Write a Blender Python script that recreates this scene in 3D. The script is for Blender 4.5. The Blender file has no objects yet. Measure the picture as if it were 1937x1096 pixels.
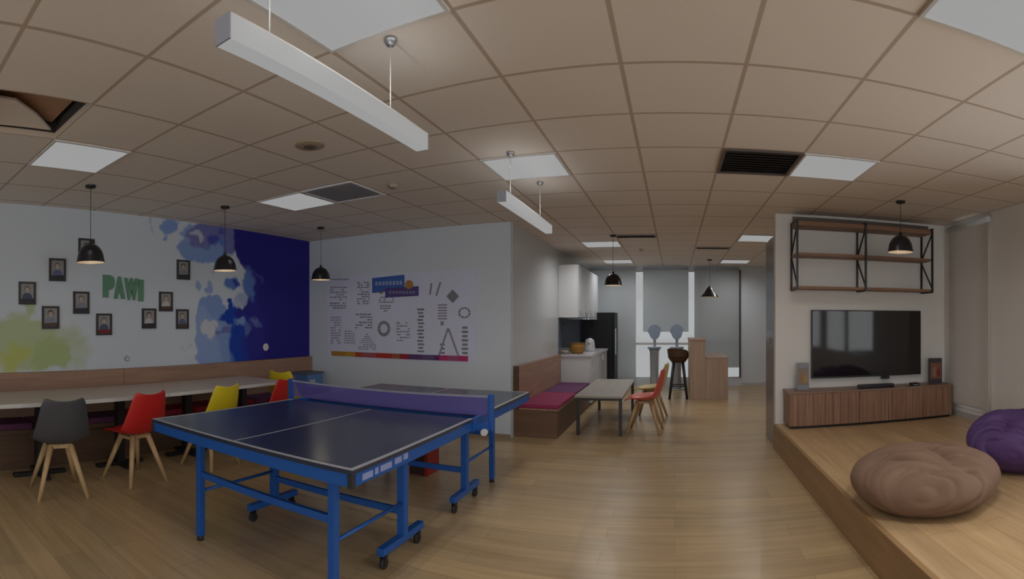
import bpy, bmesh, math, random
from mathutils import Vector, Matrix, noise
import numpy as np

# ------------------------------------------------------------------ camera, world, exposure
S = bpy.context.scene
F = 975.0; HY = 608.0; CX = 1276.0; W, H = 1937.0, 1096.0
CAMZ = 1.455
cd = bpy.data.cameras.new('camera'); cam = bpy.data.objects.new('camera', cd); S.collection.objects.link(cam)
cam.location = (0, 0, CAMZ)
cam.rotation_euler = (math.pi/2, 0, (CX - W/2)/F)
cd.type = 'PANO'; cd.panorama_type = 'CENTRAL_CYLINDRICAL'
hu = W/2/F
cd.central_cylindrical_range_u_min = -hu; cd.central_cylindrical_range_u_max = hu
cd.central_cylindrical_range_v_min = -(H-HY)/F; cd.central_cylindrical_range_v_max = HY/F
cd.central_cylindrical_radius = 1.0
cd.clip_start = 0.02
S.camera = cam

S.view_settings.view_transform = 'Standard'; S.view_settings.look = 'None'
S.view_settings.exposure = 0.0; S.view_settings.gamma = 1.0
S.view_settings.use_curve_mapping = False

world = bpy.data.worlds.new('sky'); S.world = world; world.use_nodes = True
nt = world.node_tree; nt.nodes.clear()
wo = nt.nodes.new('ShaderNodeOutputWorld'); bg = nt.nodes.new('ShaderNodeBackground')
tc = nt.nodes.new('ShaderNodeTexCoord'); dp = nt.nodes.new('ShaderNodeVectorMath'); dp.operation = 'DOT_PRODUCT'
dp.inputs[1].default_value = (0.62, -0.78, 0.1)
mr = nt.nodes.new('ShaderNodeMapRange'); mr.interpolation_type = 'SMOOTHSTEP'
mr.inputs['From Min'].default_value = -0.5; mr.inputs['From Max'].default_value = 0.6
mr.inputs['To Min'].default_value = 0.42; mr.inputs['To Max'].default_value = 2.7
nt.links.new(tc.outputs['Generated'], dp.inputs[0]); nt.links.new(dp.outputs['Value'], mr.inputs['Value'])
nt.links.new(mr.outputs[0], bg.inputs['Strength']); bg.inputs['Color'].default_value = (0.98, 0.99, 1.0, 1)
nt.links.new(bg.outputs[0], wo.inputs[0])

LAMP = 0.315       # what a lit diffuser gives off
SPOT_W = 2.2       # power of each unseen spot added just outside a lit diffuser

# ------------------------------------------------------------------ pixel helpers (photo -> point on a real plane)
def az(px): return (px - CX)/F
def on_x(px, py, x):           # on the plane X = x
    a = az(px); y = x/math.tan(a); d = math.hypot(x, y); return Vector((x, y, CAMZ + (HY-py)*d/F))
def on_y(px, py, y):           # on the plane Y = y
    a = az(px); x = y*math.tan(a); d = math.hypot(x, y); return Vector((x, y, CAMZ + (HY-py)*d/F))

# ------------------------------------------------------------------ materials
def srgb(r, g, b):
    f = lambda c: (c/255/12.92) if c/255 <= .04045 else ((c/255+.055)/1.055)**2.4
    return (f(r), f(g), f(b), 1)
MATS = {}
def mat(name, col, rough=.5, metal=0, spec=.5, emit=None, noise_amt=.06, scale=12, alpha=1, bump=0):
    if name in MATS: return MATS[name]
    m = bpy.data.materials.new(name); m.use_nodes = True; n = m.node_tree.nodes; l = m.node_tree.links
    p = n['Principled BSDF']; p.inputs['Roughness'].default_value = rough; p.inputs['Metallic'].default_value = metal
    p.inputs['Specular IOR Level'].default_value = spec
    tcn = n.new('ShaderNodeTexCoord'); nz = n.new('ShaderNodeTexNoise'); nz.inputs['Scale'].default_value = scale
    l.new(tcn.outputs['Object'], nz.inputs['Vector'])
    mx = n.new('ShaderNodeMix'); mx.data_type = 'RGBA'
    c = Vector(col[:3]); mx.inputs[6].default_value = (*(c*(1-noise_amt)), 1); mx.inputs[7].default_value = (*[min(1, v) for v in c*(1+noise_amt)], 1)
    l.new(nz.outputs['Fac'], mx.inputs[0]); l.new(mx.outputs[2], p.inputs['Base Color'])
    if bump:
        b = n.new('ShaderNodeBump'); b.inputs['Strength'].default_value = bump; b.inputs['Distance'].default_value = .005
        l.new(nz.outputs['Fac'], b.inputs['Height']); l.new(b.outputs[0], p.inputs['Normal'])
    if alpha < 1: p.inputs['Alpha'].default_value = alpha
    if emit is not None:
        p.inputs['Emission Color'].default_value = (*emit[:3], 1); p.inputs['Emission Strength'].default_value = emit[3]
    MATS[name] = m; return m

def wood(name, c1, c2, rough=.45, axis='X', plank=None, grain=1.0, spec=.4, joint=.68):
    """grain along axis; plank=(length,width) draws floor planks"""
    if name in MATS: return MATS[name]
    m = bpy.data.materials.new(name); m.use_nodes = True; n = m.node_tree.nodes; l = m.node_tree.links
    p = n['Principled BSDF']; p.inputs['Roughness'].default_value = rough; p.inputs['Specular IOR Level'].default_value = spec
    tcn = n.new('ShaderNodeTexCoord'); mp = n.new('ShaderNodeMapping'); l.new(tcn.outputs['Object'], mp.inputs['Vector'])
    s = {'X': (1.2, 18, 18), 'Y': (18, 1.2, 18), 'Z': (18, 18, 1.2)}[axis]
    mp.inputs['Scale'].default_value = [v*grain for v in s]
    nz = n.new('ShaderNodeTexNoise'); nz.inputs['Scale'].default_value = 1; nz.inputs['Detail'].default_value = 5; nz.inputs['Distortion'].default_value = .6
    l.new(mp.outputs[0], nz.inputs['Vector'])
    mx = n.new('ShaderNodeMix'); mx.data_type = 'RGBA'; mx.inputs[6].default_value = c1; mx.inputs[7].default_value = c2
    rp = n.new('ShaderNodeMapRange'); rp.inputs['From Min'].default_value = .3; rp.inputs['From Max'].default_value = .7
    l.new(nz.outputs['Fac'], rp.inputs['Value']); l.new(rp.outputs[0], mx.inputs[0])
    out = mx.outputs[2]
    if plank:
        br = n.new('ShaderNodeTexBrick'); mp2 = n.new('ShaderNodeMapping'); l.new(tcn.outputs['Object'], mp2.inputs['Vector'])
        if axis == 'Y': mp2.inputs['Rotation'].default_value = (0, 0, math.pi/2)
        l.new(mp2.outputs[0], br.inputs['Vector'])
        br.inputs['Scale'].default_value = 1; br.inputs['Brick Width'].default_value = plank[0]; br.inputs['Row Height'].default_value = plank[1]
        br.inputs['Mortar Size'].default_value = .0025; br.inputs['Mortar Smooth'].default_value = .3; br.offset = .37
        br.inputs['Color1'].default_value = (.86, .86, .86, 1); br.inputs['Color2'].default_value = (1.08, 1.07, 1.04, 1); br.inputs['Mortar'].default_value = (joint, joint*.95, joint*.9, 1)
        ml = n.new('ShaderNodeMix'); ml.data_type = 'RGBA'; ml.blend_type = 'MULTIPLY'; ml.inputs[0].default_value = 1
        l.new(out, ml.inputs[6]); l.new(br.outputs['Color'], ml.inputs[7]); out = ml.outputs[2]
    l.new(out, p.inputs['Base Color'])
    MATS[name] = m; return m

M_wall = mat('white_paint', (.61, .655, .715, 1), .55, noise_amt=.02, scale=3)
M_wall2 = mat('warm_white_paint', (.76, .74, .71, 1), .55, noise_amt=.02, scale=3)
M_floor = wood('floor_laminate', (.385, .265, .138, 1), (.50, .36, .20, 1), .28, 'X', (1.25, .19), spec=.5)
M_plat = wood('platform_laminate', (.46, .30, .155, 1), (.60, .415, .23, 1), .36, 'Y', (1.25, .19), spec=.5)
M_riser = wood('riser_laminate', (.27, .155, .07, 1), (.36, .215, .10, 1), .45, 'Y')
M_wood = wood('panel_wood', (.28, .165, .115, 1), (.375, .225, .155, 1), .5, 'Y')
M_woodx = wood('island_wood', (.37, .255, .185, 1), (.46, .325, .24, 1), .5, 'Z')
M_dwood = wood('dark_bench_wood', (.075, .042, .025, 1), (.12, .068, .04, 1), .5, 'Y')
M_shelf = wood('shelf_wood', (.22, .12, .07, 1), (.31, .175, .10, 1), .5, 'X')
M_leg = wood('beech', (.42, .27, .13, 1), (.54, .36, .19, 1), .45, 'Z')
M_cabfront = wood('cabinet_wood', (.22, .115, .075, 1), (.36, .21, .14, 1), .5, 'Z', grain=1.6)
M_top = wood('pale_tabletop', (.52, .46, .41, 1), (.60, .54, .48, 1), .3, 'Y')
M_gtop = wood('grey_tabletop', (.30, .27, .24, 1), (.37, .33, .295, 1), .4, 'Y')
M_edge = mat('white_edge', (.62, .6, .58, 1), .4)
M_black = mat('black_metal', (.013, .013, .015, 1), .4)
M_rubber = mat('black_rubber', (.02, .02, .02, 1), .7)
M_blue = mat('blue_frame', (.010, .085, .34, 1), .4)
M_ttop = mat('table_blue_black', (.026, .033, .058, 1), .22, spec=.55)
M_line = mat('line_white', (.34, .34, .36, 1), .4)
M_red = mat('red_plastic', (.50, .016, .014, 1), .4)
M_yel = mat('yellow_plastic', (.64, .50, .014, 1), .4)
M_grey = mat('charcoal_plastic', (.055, .055, .062, 1), .45)
M_coral = mat('coral_plastic', (.62, .10, .075, 1), .4)
M_must = mat('mustard_plastic', (.52, .40, .16, 1), .4)
M_mag = mat('magenta_fabric', (.30, .022, .10, 1), .8, bump=.3, scale=80)
M_pur = mat('plum_fabric', (.10, .025, .085, 1), .8, bump=.3, scale=80)
M_rfab = mat('crimson_fabric', (.30, .012, .03, 1), .8, bump=.3, scale=80)
M_cab = mat('cabinet_white', (.66, .67, .68, 1), .3, noise_amt=.02)
M_alu = mat('brushed_steel', (.42, .43, .46, 1), .35, metal=.7)
M_diff = mat('lit_diffuser', (.8, .8, .8, 1), .5, emit=(1, 1, 1, LAMP), noise_amt=0)
M_diff.node_tree.nodes['Principled BSDF'].inputs['Base Color'].default_value = (0, 0, 0, 1)
for lk in list(M_diff.node_tree.links):
    if lk.to_socket.name == 'Base Color': M_diff.node_tree.links.remove(lk)
M_diff.node_tree.nodes['Principled BSDF'].inputs['Base Color'].default_value = (.02, .02, .02, 1)
M_blind = mat('grey_blind', (.50, .52, .53, 1), .8, noise_amt=.03, scale=60)
M_blindw = mat('taupe_blind', (.70, .655, .61, 1), .8, noise_amt=.03, scale=60)
M_frame_w = mat('window_frame_white', (.55, .56, .58, 1), .4)
M_glass = None
def glass():
    global M_glass
    if M_glass: return M_glass
    m = bpy.data.materials.new('window_glass'); m.use_nodes = True; n = m.node_tree.nodes; l = m.node_tree.links; n.clear()
    o = n.new('ShaderNodeOutputMaterial'); t = n.new('ShaderNodeBsdfTransparent'); g = n.new('ShaderNodeBsdfGlossy'); g.inputs['Roughness'].default_value = .02
    fr = n.new('ShaderNodeFresnel'); fr.inputs['IOR'].default_value = 1.3; mx = n.new('ShaderNodeMixShader'); t.inputs['Color'].default_value = (.94, .96, .96, 1)
    l.new(fr.outputs[0], mx.inputs[0]); l.new(t.outputs[0], mx.inputs[1]); l.new(g.outputs[0], mx.inputs[2]); l.new(mx.outputs[0], o.inputs[0])
    M_glass = m; return m

# ------------------------------------------------------------------ mesh helpers
def tri(f): return f
class MB:
    def __init__(s): s.bm = bmesh.new()
    def box(s, x0, x1, y0, y1, z0, z1, mi=0, bev=0):
        vs = [s.bm.verts.new(p) for p in ((x0,y0,z0),(x1,y0,z0),(x1,y1,z0),(x0,y1,z0),(x0,y0,z1),(x1,y0,z1),(x1,y1,z1),(x0,y1,z1))]
        fs = [s.bm.faces.new([vs[i] for i in q]) for q in ((0,3,2,1),(4,5,6,7),(0,1,5,4),(1,2,6,5),(2,3,7,6),(3,0,4,7))]
        for f in fs: f.material_index = mi
        if bev:
            es = list({e for f in fs for e in f.edges})
            bmesh.ops.bevel(s.bm, geom=es, offset=bev, segments=2, affect='EDGES', profile=.7)
        return s
    def poly(s, pts, mi=0):
        f = s.bm.faces.new([s.bm.verts.new(p) for p in pts]); f.material_index = mi; return s
    def prism(s, pts, d, mi=0):
        d = Vector(d); a = [s.bm.verts.new(p) for p in pts]; b = [s.bm.verts.new(Vector(p)+d) for p in pts]; n = len(a)
        fs = [s.bm.faces.new(a[::-1]), s.bm.faces.new(b)] + [s.bm.faces.new((a[i], a[(i+1) % n], b[(i+1) % n], b[i])) for i in range(n)]
        for f in fs: f.material_index = mi
        return s
    def tube(s, p, q, r0, r1=None, n=12, mi=0, sx=1, cap=True):
        p, q = Vector(p), Vector(q); r1 = r0 if r1 is None else r1
        d = (q-p).normalized(); u = d.orthogonal().normalized() if abs(d.z) < .999 else Vector((1, 0, 0)); v = d.cross(u)
        A = [s.bm.verts.new(p + (u*math.cos(2*math.pi*i/n)+v*math.sin(2*math.pi*i/n))*r0) for i in range(n)]
        B = [s.bm.verts.new(q + (u*math.cos(2*math.pi*i/n)+v*math.sin(2*math.pi*i/n))*r1) for i in range(n)]
        for i in range(n):
            f = s.bm.faces.new((A[i], A[(i+1) % n], B[(i+1) % n], B[i])); f.smooth = True; f.material_index = mi
        if cap: s.bm.faces.new(A[::-1]).material_index = mi; s.bm.faces.new(B).material_index = mi
        return s
    def bar(s, p, q, w, h=None, mi=0):        # square bar, horizontal width w, other h
        h = h or w; p, q = Vector(p), Vector(q); d = (q-p).normalized(); up = Vector((0,0,1)) if abs(d.z) < .95 else Vector((0,1,0))
        u = d.cross(up).normalized()*w/2; v = u.cross(d).normalized()*h/2
        pts = [p+u+v, p-u+v, p-u-v, p+u-v]; return s.prism(pts, q-p, mi)
    def lathe(s, prof, n=32, c=(0,0,0), mi=0, mis=None):
        rows = []
        for r, z in prof:
            rows.append([s.bm.verts.new((c[0]+r*math.cos(2*math.pi*i/n), c[1]+r*math.sin(2*math.pi*i/n), c[2]+z)) for i in range(n)])
        for k in range(len(rows)-1):
            for i in range(n):
                f = s.bm.faces.new((rows[k][i], rows[k][(i+1) % n], rows[k+1][(i+1) % n], rows[k+1][i])); f.smooth = True; f.material_index = (mis[k] if mis else mi)
        return s

def col_link(o): S.collection.objects.link(o); return o
def obj(name, mb, m, parent=None, world=False, recalc=True):
    bm = mb.bm if isinstance(mb, MB) else mb
    if recalc: bmesh.ops.recalc_face_normals(bm, faces=bm.faces)
    me = bpy.data.meshes.new(name); bm.to_mesh(me); bm.free()
    for k in (m if isinstance(m, (list, tuple)) else [m]): me.materials.append(k)
    o = bpy.data.objects.new(name, me); col_link(o)
    if parent is not None:
        o.parent = parent
        if world:
            off = Vector((0, 0, 0)); q = parent
            while q: off += q.location; q = q.parent
            me.transform(Matrix.Translation(-off))
    return o
def thing(name, label, cat, loc=(0,0,0), rotz=0, group=None):
    o = bpy.data.objects.new(name, None); col_link(o); o.location = loc; o.rotation_euler = (0, 0, rotz); o.empty_display_size = .1
    o['label'] = label; o['category'] = cat
    if group: o['group'] = group
    return o
def tag(o, label, cat, group=None):
    o['label'] = label; o['category'] = cat
    if group: o['group'] = group
    return o
def struct(name, mb, m, parent=None):
    o = obj(name, mb, m, parent); 
    if parent is None: o['kind'] = 'structure'
    return o
def dup(root, loc, rotz=0, label=None, group=None):
    kids = [k for k in bpy.data.objects if k.parent == root]
    r = root.copy(); col_link(r); r.location = loc; r.rotation_euler = (0, 0, rotz)
    if label: r['label'] = label
    if group: r['group'] = group
    for k in kids:
        c = k.copy(); col_link(c); c.parent = r
        for g in [g for g in bpy.data.objects if g.parent == k]:
            d = g.copy(); col_link(d); d.parent = c
    return r
def box_obj(name, b, m, parent=None, world=True, bev=0): return obj(name, MB().box(*b, bev=bev), m, parent, world)

# ------------------------------------------------------------------ room shell
XL, XR, XK, YP, YT, YB, YF, ZC = -5.2, 3.35, -2.0, 6.07, 5.8, 11.5, -3.5, 2.691
PZ = .275; PX = 1.13
GX0, GY0 = -.8565, 1.856      # ceiling grid lines: GX0 + .6 k , GY0 + .6 k

struct('floor', MB().box(XL-.15, XR+.15, YF-.15, YB+.15, -.08, 0), M_floor)
struct('floor_platform', MB().box(PX+.012, XR, YF, YT, 0.0, PZ), M_plat)
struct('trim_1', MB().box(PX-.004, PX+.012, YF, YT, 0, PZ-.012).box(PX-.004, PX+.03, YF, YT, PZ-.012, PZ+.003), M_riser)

# ceiling, made of the tiles of its grid, one tile missing at the left
def ceiling_mat():
    m = bpy.data.materials.new('mineral_tile'); m.use_nodes = True; n = m.node_tree.nodes; l = m.node_tree.links; p = n['Principled BSDF']; p.inputs['Roughness'].default_value = .8
    tcn = n.new('ShaderNodeTexCoord'); sp = n.new('ShaderNodeSeparateXYZ'); l.new(tcn.outputs['Object'], sp.inputs[0])
    def line(sock, off):
        a = n.new('ShaderNodeMath'); a.operation = 'SUBTRACT'; a.inputs[1].default_value = off; l.new(sock, a.inputs[0])
        b = n.new('ShaderNodeMath'); b.operation = 'PINGPONG'; b.inputs[1].default_value = .3; l.new(a.outputs[0], b.inputs[0])
        c = n.new('ShaderNodeMapRange'); c.inputs['From Min'].default_value = .008; c.inputs['From Max'].default_value = .014
        c.inputs['To Min'].default_value = 1; c.inputs['To Max'].default_value = 0; l.new(b.outputs[0], c.inputs['Value']); return c.outputs[0]
    mxm = n.new('ShaderNodeMath'); mxm.operation = 'MAXIMUM'; l.new(line(sp.outputs[0], GX0), mxm.inputs[0]); l.new(line(sp.outputs[1], GY0), mxm.inputs[1])
    nz = n.new('ShaderNodeTexNoise'); nz.inputs['Scale'].default_value = 90; l.new(tcn.outputs['Object'], nz.inputs['Vector'])
    c0 = n.new('ShaderNodeMix'); c0.data_type = 'RGBA'; c0.inputs[6].default_value = (.73, .66, .59, 1); c0.inputs[7].default_value = (.80, .73, .66, 1); l.new(nz.outputs['Fac'], c0.inputs[0])
    c1 = n.new('ShaderNodeMix'); c1.data_type = 'RGBA'; c1.inputs[7].default_value = (.48, .39, .31, 1); l.new(c0.outputs[2], c1.inputs[6]); l.new(mxm.outputs[0], c1.inputs[0])
    l.new(c1.outputs[2], p.inputs['Base Color'])
    return m
M_ceil = ceiling_mat()
def cell(c, r): return (GX0+.6*c, GX0+.6*(c+1), GY0+.6*r, GY0+.6*(r+1))
HOLE = (-4, -2)
hx0, hx1, hy0, hy1 = cell(*HOLE)
cb = MB()
cb.box(XL-.1, hx0, YF-.1, YB+.1, ZC, ZC+.04); cb.box(hx1, XR+.1, YF-.1, YB+.1, ZC, ZC+.04)
cb.box(hx0, hx1, YF-.1, hy0, ZC, ZC+.04); cb.box(hx0, hx1, hy1, YB+.1, ZC, ZC+.04)
struct('ceiling', cb, M_ceil)
vb = MB()   # the dark void above the missing tile
vb.box(hx0-.05, hx0-.01, hy0-.05, hy1+.05, ZC+.04, ZC+.6).box(hx1+.01, hx1+.05, hy0-.05, hy1+.05, ZC+.04, ZC+.6)
vb.box(hx0-.05, hx1+.05, hy0-.05, hy0-.01, ZC+.04, ZC+.6).box(hx0-.05, hx1+.05, hy1+.01, hy1+.05, ZC+.04, ZC+.6).box(hx0-.05, hx1+.05, hy0-.05, hy1+.05, ZC+.6, ZC+.64)
struct('ceiling_void', vb, mat('void_dark', (.05, .04, .035, 1), .9))
tb = MB().prism([(hx0+.01, hy0+.02, ZC+.045), (hx0+.40, hy0+.02, ZC+.05), (hx0+.36, hy0+.22, ZC+.06), (hx0+.20, hy1-.20, ZC+.06), (hx0+.01, hy1-.03, ZC+.05)], (0, 0, .015))
tag(obj('ceiling_tile', tb, M_ceil), 'loose pale ceiling tile pushed aside in the open ceiling hatch', 'ceiling tile')
tb = MB().prism([(hx0+.02, hy1-.03, ZC+.10), (hx1-.10, hy1-.03, ZC+.10), (hx1-.28, hy0+.12, ZC+.13), (hx0+.10, hy0+.10, ZC+.13)], (0, 0, .02))
tag(obj('wooden_board', tb, mat('tile_back', (.42, .26, .17, 1), .8)), 'brown board lying inside the open ceiling hatch above the loose tile', 'board')

# ---- left wall with its painted mural (pigment stored per vertex of a fine grid)
def mural():
    st = .014; ys = np.arange(YF, YP+st, st); ys[-1] = YP; zs = np.linspace(0, ZC, 190)
    ny, nz_ = len(ys), len(zs); Yg, Zg = np.meshgrid(ys, zs, indexing='ij')
    V = np.stack([np.full(Yg.size, XL), Yg.ravel(), Zg.ravel()], 1)
    idx = np.arange(ny*nz_).reshape(ny, nz_)
    Fc = np.stack([idx[:-1, :-1], idx[:-1, 1:], idx[1:, 1:], idx[1:, :-1]], -1).reshape(-1, 4)
    # smooth multi-octave noise on the grid, for the ragged paint edges
    rng = np.random.default_rng(4)
    def vn(Y, Z, s, seed):
        r = np.random.default_rng(seed).random((80, 80)); y = (Y+10)*s; z = (Z+10)*s
        yi = np.floor(y).astype(int); zi = np.floor(z).astype(int); fy = y-yi; fz = z-zi; fy = fy*fy*(3-2*fy); fz = fz*fz*(3-2*fz)
        g = lambda a, b: r[a % 80, b % 80]
        return (g(yi, zi)*(1-fy)+g(yi+1, zi)*fy)*(1-fz)+(g(yi, zi+1)*(1-fy)+g(yi+1, zi+1)*fy)*fz - .5
    dY = .07*vn(Yg, Zg, 3, 1)+.07*vn(Yg, Zg, 8, 2)+.05*vn(Yg, Zg, 19, 3)+.02*vn(Yg, Zg, 40, 11)
    dZ = .07*vn(Yg, Zg, 3, 5)+.07*vn(Yg, Zg, 8, 6)+.05*vn(Yg, Zg, 19, 7)+.02*vn(Yg, Zg, 40, 12)
    A, B = Yg+dY, Zg+dZ
    C = np.empty(Yg.shape+(3,)); C[:] = (.59, .64, .70)
    def blob(px, py, rx, ry, col, op=1, soft=.12, rag=1):
        c = on_x(px, py, XL); d = math.hypot(c.x, c.y)
        ry_ = ry*d/F; e = on_x(px+rx, py, XL); rx_ = abs(e.y-c.y)
        a = Yg+dY*rag; b = Zg+dZ*rag
        q = np.sqrt(((a-c.y)/rx_)**2+((b-c.z)/ry_)**2)
        m = np.clip((1-q)/soft+.5, 0, 1)[..., None]*op
        C[:] = C*(1-m)+np.array(col)*m
    LB = (.22, .33, .62); L2 = (.27, .37, .64); MB_ = (.11, .20, .52); DB = (.022, .018, .225); D2 = (.030, .028, .27); RB = (.012, .055, .40); WH = (.58, .60, .65); VI = (.17, .18, .42)
    GR = (.40, .49, .24); GR2 = (.45, .53, .32); YG = (.50, .52, .10)
    def many(L, **kw):
        for a in L: blob(*a, **kw)
    # green splash, bottom left, thinning out to the right
    many([(140, 668, 34, 26, GR2), (110, 640, 45, 24, GR2), (150, 690, 18, 10, GR2)], op=.55, soft=.6)
    many([(30, 645, 46, 50, GR2), (55, 640, 42, 40, GR2), (75, 665, 48, 36, GR2), (95, 672, 38, 28, GR), (55, 588, 9, 11, GR2)], soft=.25)
    many([(30, 662, 22, 18, YG), (14, 692, 18, 20, YG)], soft=.7, op=.7)
    many([(147, 645, 5, 6, GR2), (128, 636, 6, 5, GR2)], op=.5, soft=.5)
    # blue splashes from the top
    many([(318, 425, 16, 17, LB), (311, 450, 5, 8, LB), (287, 415, 4, 7, (.44, .48, .60)), (289, 431, 3, 5, (.46, .50, .60))], soft=.2)
    many([(375, 470, 31, 26, LB), (362, 440, 20, 20, L2), (395, 445, 42, 26, VI), (425, 450, 30, 36, VI), (390, 485, 20, 10, LB), (410, 475, 14, 14, LB)], soft=.15)
    many([(368, 440, 12, 8, WH), (381, 448, 6, 9, WH)], soft=.5, op=.75)
    many([(405, 452, 10, 12, (.07, .08, .42)), (418, 460, 9, 6, MB_), (420, 434, 9, 4, (.09, .09, .40))], soft=.6)
    many([(377, 543, 6, 8, LB), (396, 547, 6, 10, LB), (410, 515, 12, 5, (.40, .45, .60))], soft=.3, op=.85)
    # pale blue wash along the lower edge of the deep field
    many([(402, 592, 24, 32, LB), (390, 640, 18, 60, L2), (425, 655, 46, 42, L2), (410, 680, 36, 20, L2), (440, 640, 24, 50, LB)], soft=.12)
    many([(395, 622, 13, 14, WH), (402, 634, 8, 12, WH), (408, 608, 6, 7, WH)], soft=.35)
    many([(416, 630, 6, 6, VI), (428, 625, 7, 5, VI)], soft=.6)
    many([(343, 663, 8, 3, (.50, .54, .64)), (360, 657, 8, 2.5, (.50, .54, .64))], soft=.5, op=.7)
    # deep blue field up to the corner; its edge swings right in the middle
    def edge(z):
        zs_ = [on_x(445, yy, XL).z for yy in (700, 615, 600, 570, 545, 522, 500, 470, 430)]
        ps_ = [446, 446, 452, 464, 470, 472, 456, 444, 441]
        yv = [on_x(p, 560, XL).y for p in ps_]; return np.interp(z, zs_, yv)
    m = np.clip((Yg+dY*.8-edge(Zg))/.03+.5, 0, 1)[..., None]; C[:] = C*(1-m)+np.array(DB)*m
    many([(458, 650, 22, 52, RB), (450, 625, 9, 12, RB)], soft=.35)
    many([(478, 560, 11, 34, D2), (486, 640, 22, 50, D2)], soft=.8)
    many([(468, 535, 9, 26, MB_), (474, 548, 7, 16, MB_)], soft=.6)
    many([(440, 538, 14, 13, MB_)], soft=.25); many([(435, 529, 6, 5, WH), (445, 531, 3, 3, LB)], soft=.4); many([(446, 540, 7, 6, (.04, .07, .38))], soft=.5)
    many([(455, 572, 10, 14, (.36, .42, .60)), (448, 580, 8, 9, (.42, .47, .62))], soft=.5)
    many([(436, 598, 15, 18, RB), (434, 576, 6, 14, RB), (452, 594, 10, 5, D2)], soft=.15)
    many([(455, 608, 9, 8, LB), (482, 606, 9, 8, (.13, .17, .45)), (467, 622, 5, 12, (.10, .15, .45)), (490, 610, 5, 4, (.10, .12, .42))], soft=.5)
    many([(488, 524, 8, 5, (.06, .06, .34)), (495, 533, 3, 10, (.06, .06, .34))], soft=.8)
    me = bpy.data.meshes.new('wall_left'); me.from_pydata(V.tolist(), [], Fc.tolist()); me.update()
    ca = me.color_attributes.new('paint', 'FLOAT_COLOR', 'POINT'); buf = np.ones((ny*nz_, 4)); buf[:, :3] = C.reshape(-1, 3); ca.data.foreach_set('color', buf.ravel())
    m = bpy.data.materials.new('mural_paint'); m.use_nodes = True; n = m.node_tree.nodes; at = n.new('ShaderNodeAttribute'); at.attribute_name = 'paint'
    m.node_tree.links.new(at.outputs['Color'], n['Principled BSDF'].inputs['Base Color']); n['Principled BSDF'].inputs['Roughness'].default_value = .7; n['Principled BSDF'].inputs['Specular IOR Level'].default_value = .25
    me.materials.append(m); o = bpy.data.objects.new('wall_left', me); col_link(o); o['kind'] = 'structure'
mural()
struct('wall_left_core', MB().box(XL-.12, XL-.004, YF, YP+.1, 0, ZC), M_wall)
struct('wall_front', MB().box(XL-.12, XK, YP, YP+.1, 0, ZC), M_wall)
struct('wall_kitchen', MB().box(XK-.1, XK, YP+.1, YB, 0, ZC), mat('cool_grey_paint', (.50, .52, .54, 1), .24, noise_amt=.02))
struct('wall_screen', MB().box(1.15, XR, YT, YT+.1, 0, ZC), M_wall2)
struct('trim_2', MB().box(1.35, 3.1, YT-.02, YT, ZC-.085, ZC-.03), mat('slot_dark', (.16, .12, .10, 1), .6))
# right wall: solid past Y=3.3 (with a blind window), open window nearer the camera
wr = MB(); X0, X1 = XR, XR+.12
wr.box(X0, X1, 3.2, 4.86, 0, ZC).box(X0, X1, 5.48, YB, 0, ZC).box(X0, X1, 4.86, 5.48, 0, .42).box(X0, X1, 4.86, 5.48, 2.64, ZC)
wr.box(X0, X1, YF, 3.2, 0, .8).box(X0, X1, YF, 3.2, 2.62, ZC).box(X0, X1, YF, -3.2, .8, 2.62).box(X0, X1, -.1, .1, .8, 2.62)
struct('wall_right', wr, M_wall2)
wb = MB(); wb.box(XL, XR, YF-.12, YF, 0, .5).box(XL, XR, YF-.12, YF, 2.6, ZC).box(XL, -3.0, YF-.12, YF, .5, 2.6).box(3.2, XR, YF-.12, YF, .5, 2.6).box(-.1, .1, YF-.12, YF, .5, 2.6)
struct('wall_rear', wb, M_wall)
# window wall at the far end: glazed from X=-2 to 1.5
WX0, WX1 = -2.0, 1.50; WZ0, WZ1 = .16, 2.60
bw = MB().box(WX1, XR, YB, YB+.12, 0, ZC).box(WX0-.1, WX1, YB, YB+.12, 0, WZ0).box(WX0-.1, WX1, YB, YB+.12, WZ1, ZC)
struct('wall_back', bw, M_wall)
def window(name, x0, x1, z0, z1, y, mull_x=(), mull_z=(), ax='Y'):
    r = bpy.data.objects.new(name, None); col_link(r); r['kind'] = 'structure'
    fb = MB(); w = .04
    def bx(a0, a1, b0, b1):
        if ax == 'Y': fb.box(a0, a1, y+.03, y+.09, b0, b1)
        else: fb.box(y+.03, y+.09, a0, a1, b0, b1)
    bx(x0, x1, z0, z0+w); bx(x0, x1, z1-w, z1); bx(x0, x0+w, z0+w, z1-w); bx(x1-w, x1, z0+w, z1-w)
    for m in mull_x: bx(m-.02, m+.02, z0+w, z1-w)
    for m in mull_z: bx(x0+w, x1-w, m-.025, m+.025)
    obj('window_frame', fb, M_frame_w, r)
    gb = MB()
    if ax == 'Y': gb.poly([(x0, y+.06, z0), (x1, y+.06, z0), (x1, y+.06, z1), (x0, y+.06, z1)])
    else: gb.poly([(y+.06, x0, z0), (y+.06, x1, z0), (y+.06, x1, z1), (y+.06, x0, z1)])
    obj('pane', gb, glass(), r); return r
window('window_1', WX0, -1.05, WZ0, WZ1, YB, mull_z=(.95,))
window('window_2', -1.05, .58, WZ0, WZ1, YB, mull_z=(.95,))
window('window_3', .58, WX1, WZ0, WZ1, YB, mull_z=(.95,))
window('window_4', 4.86, 5.48, .42, 2.64, XR, ax='X')
window('window_5', -3.2, -.1, .8, 2.62, XR, mull_x=(-1.65,), ax='X')
window('window_6', .1, 3.2, .8, 2.62, XR, mull_x=(1.65,), ax='X')
window('window_7', -3.0, -.1, .5, 2.6, YF-.12, mull_x=(-1.5,))  # unseen rear window pair, put in to let low daylight into the room
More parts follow.
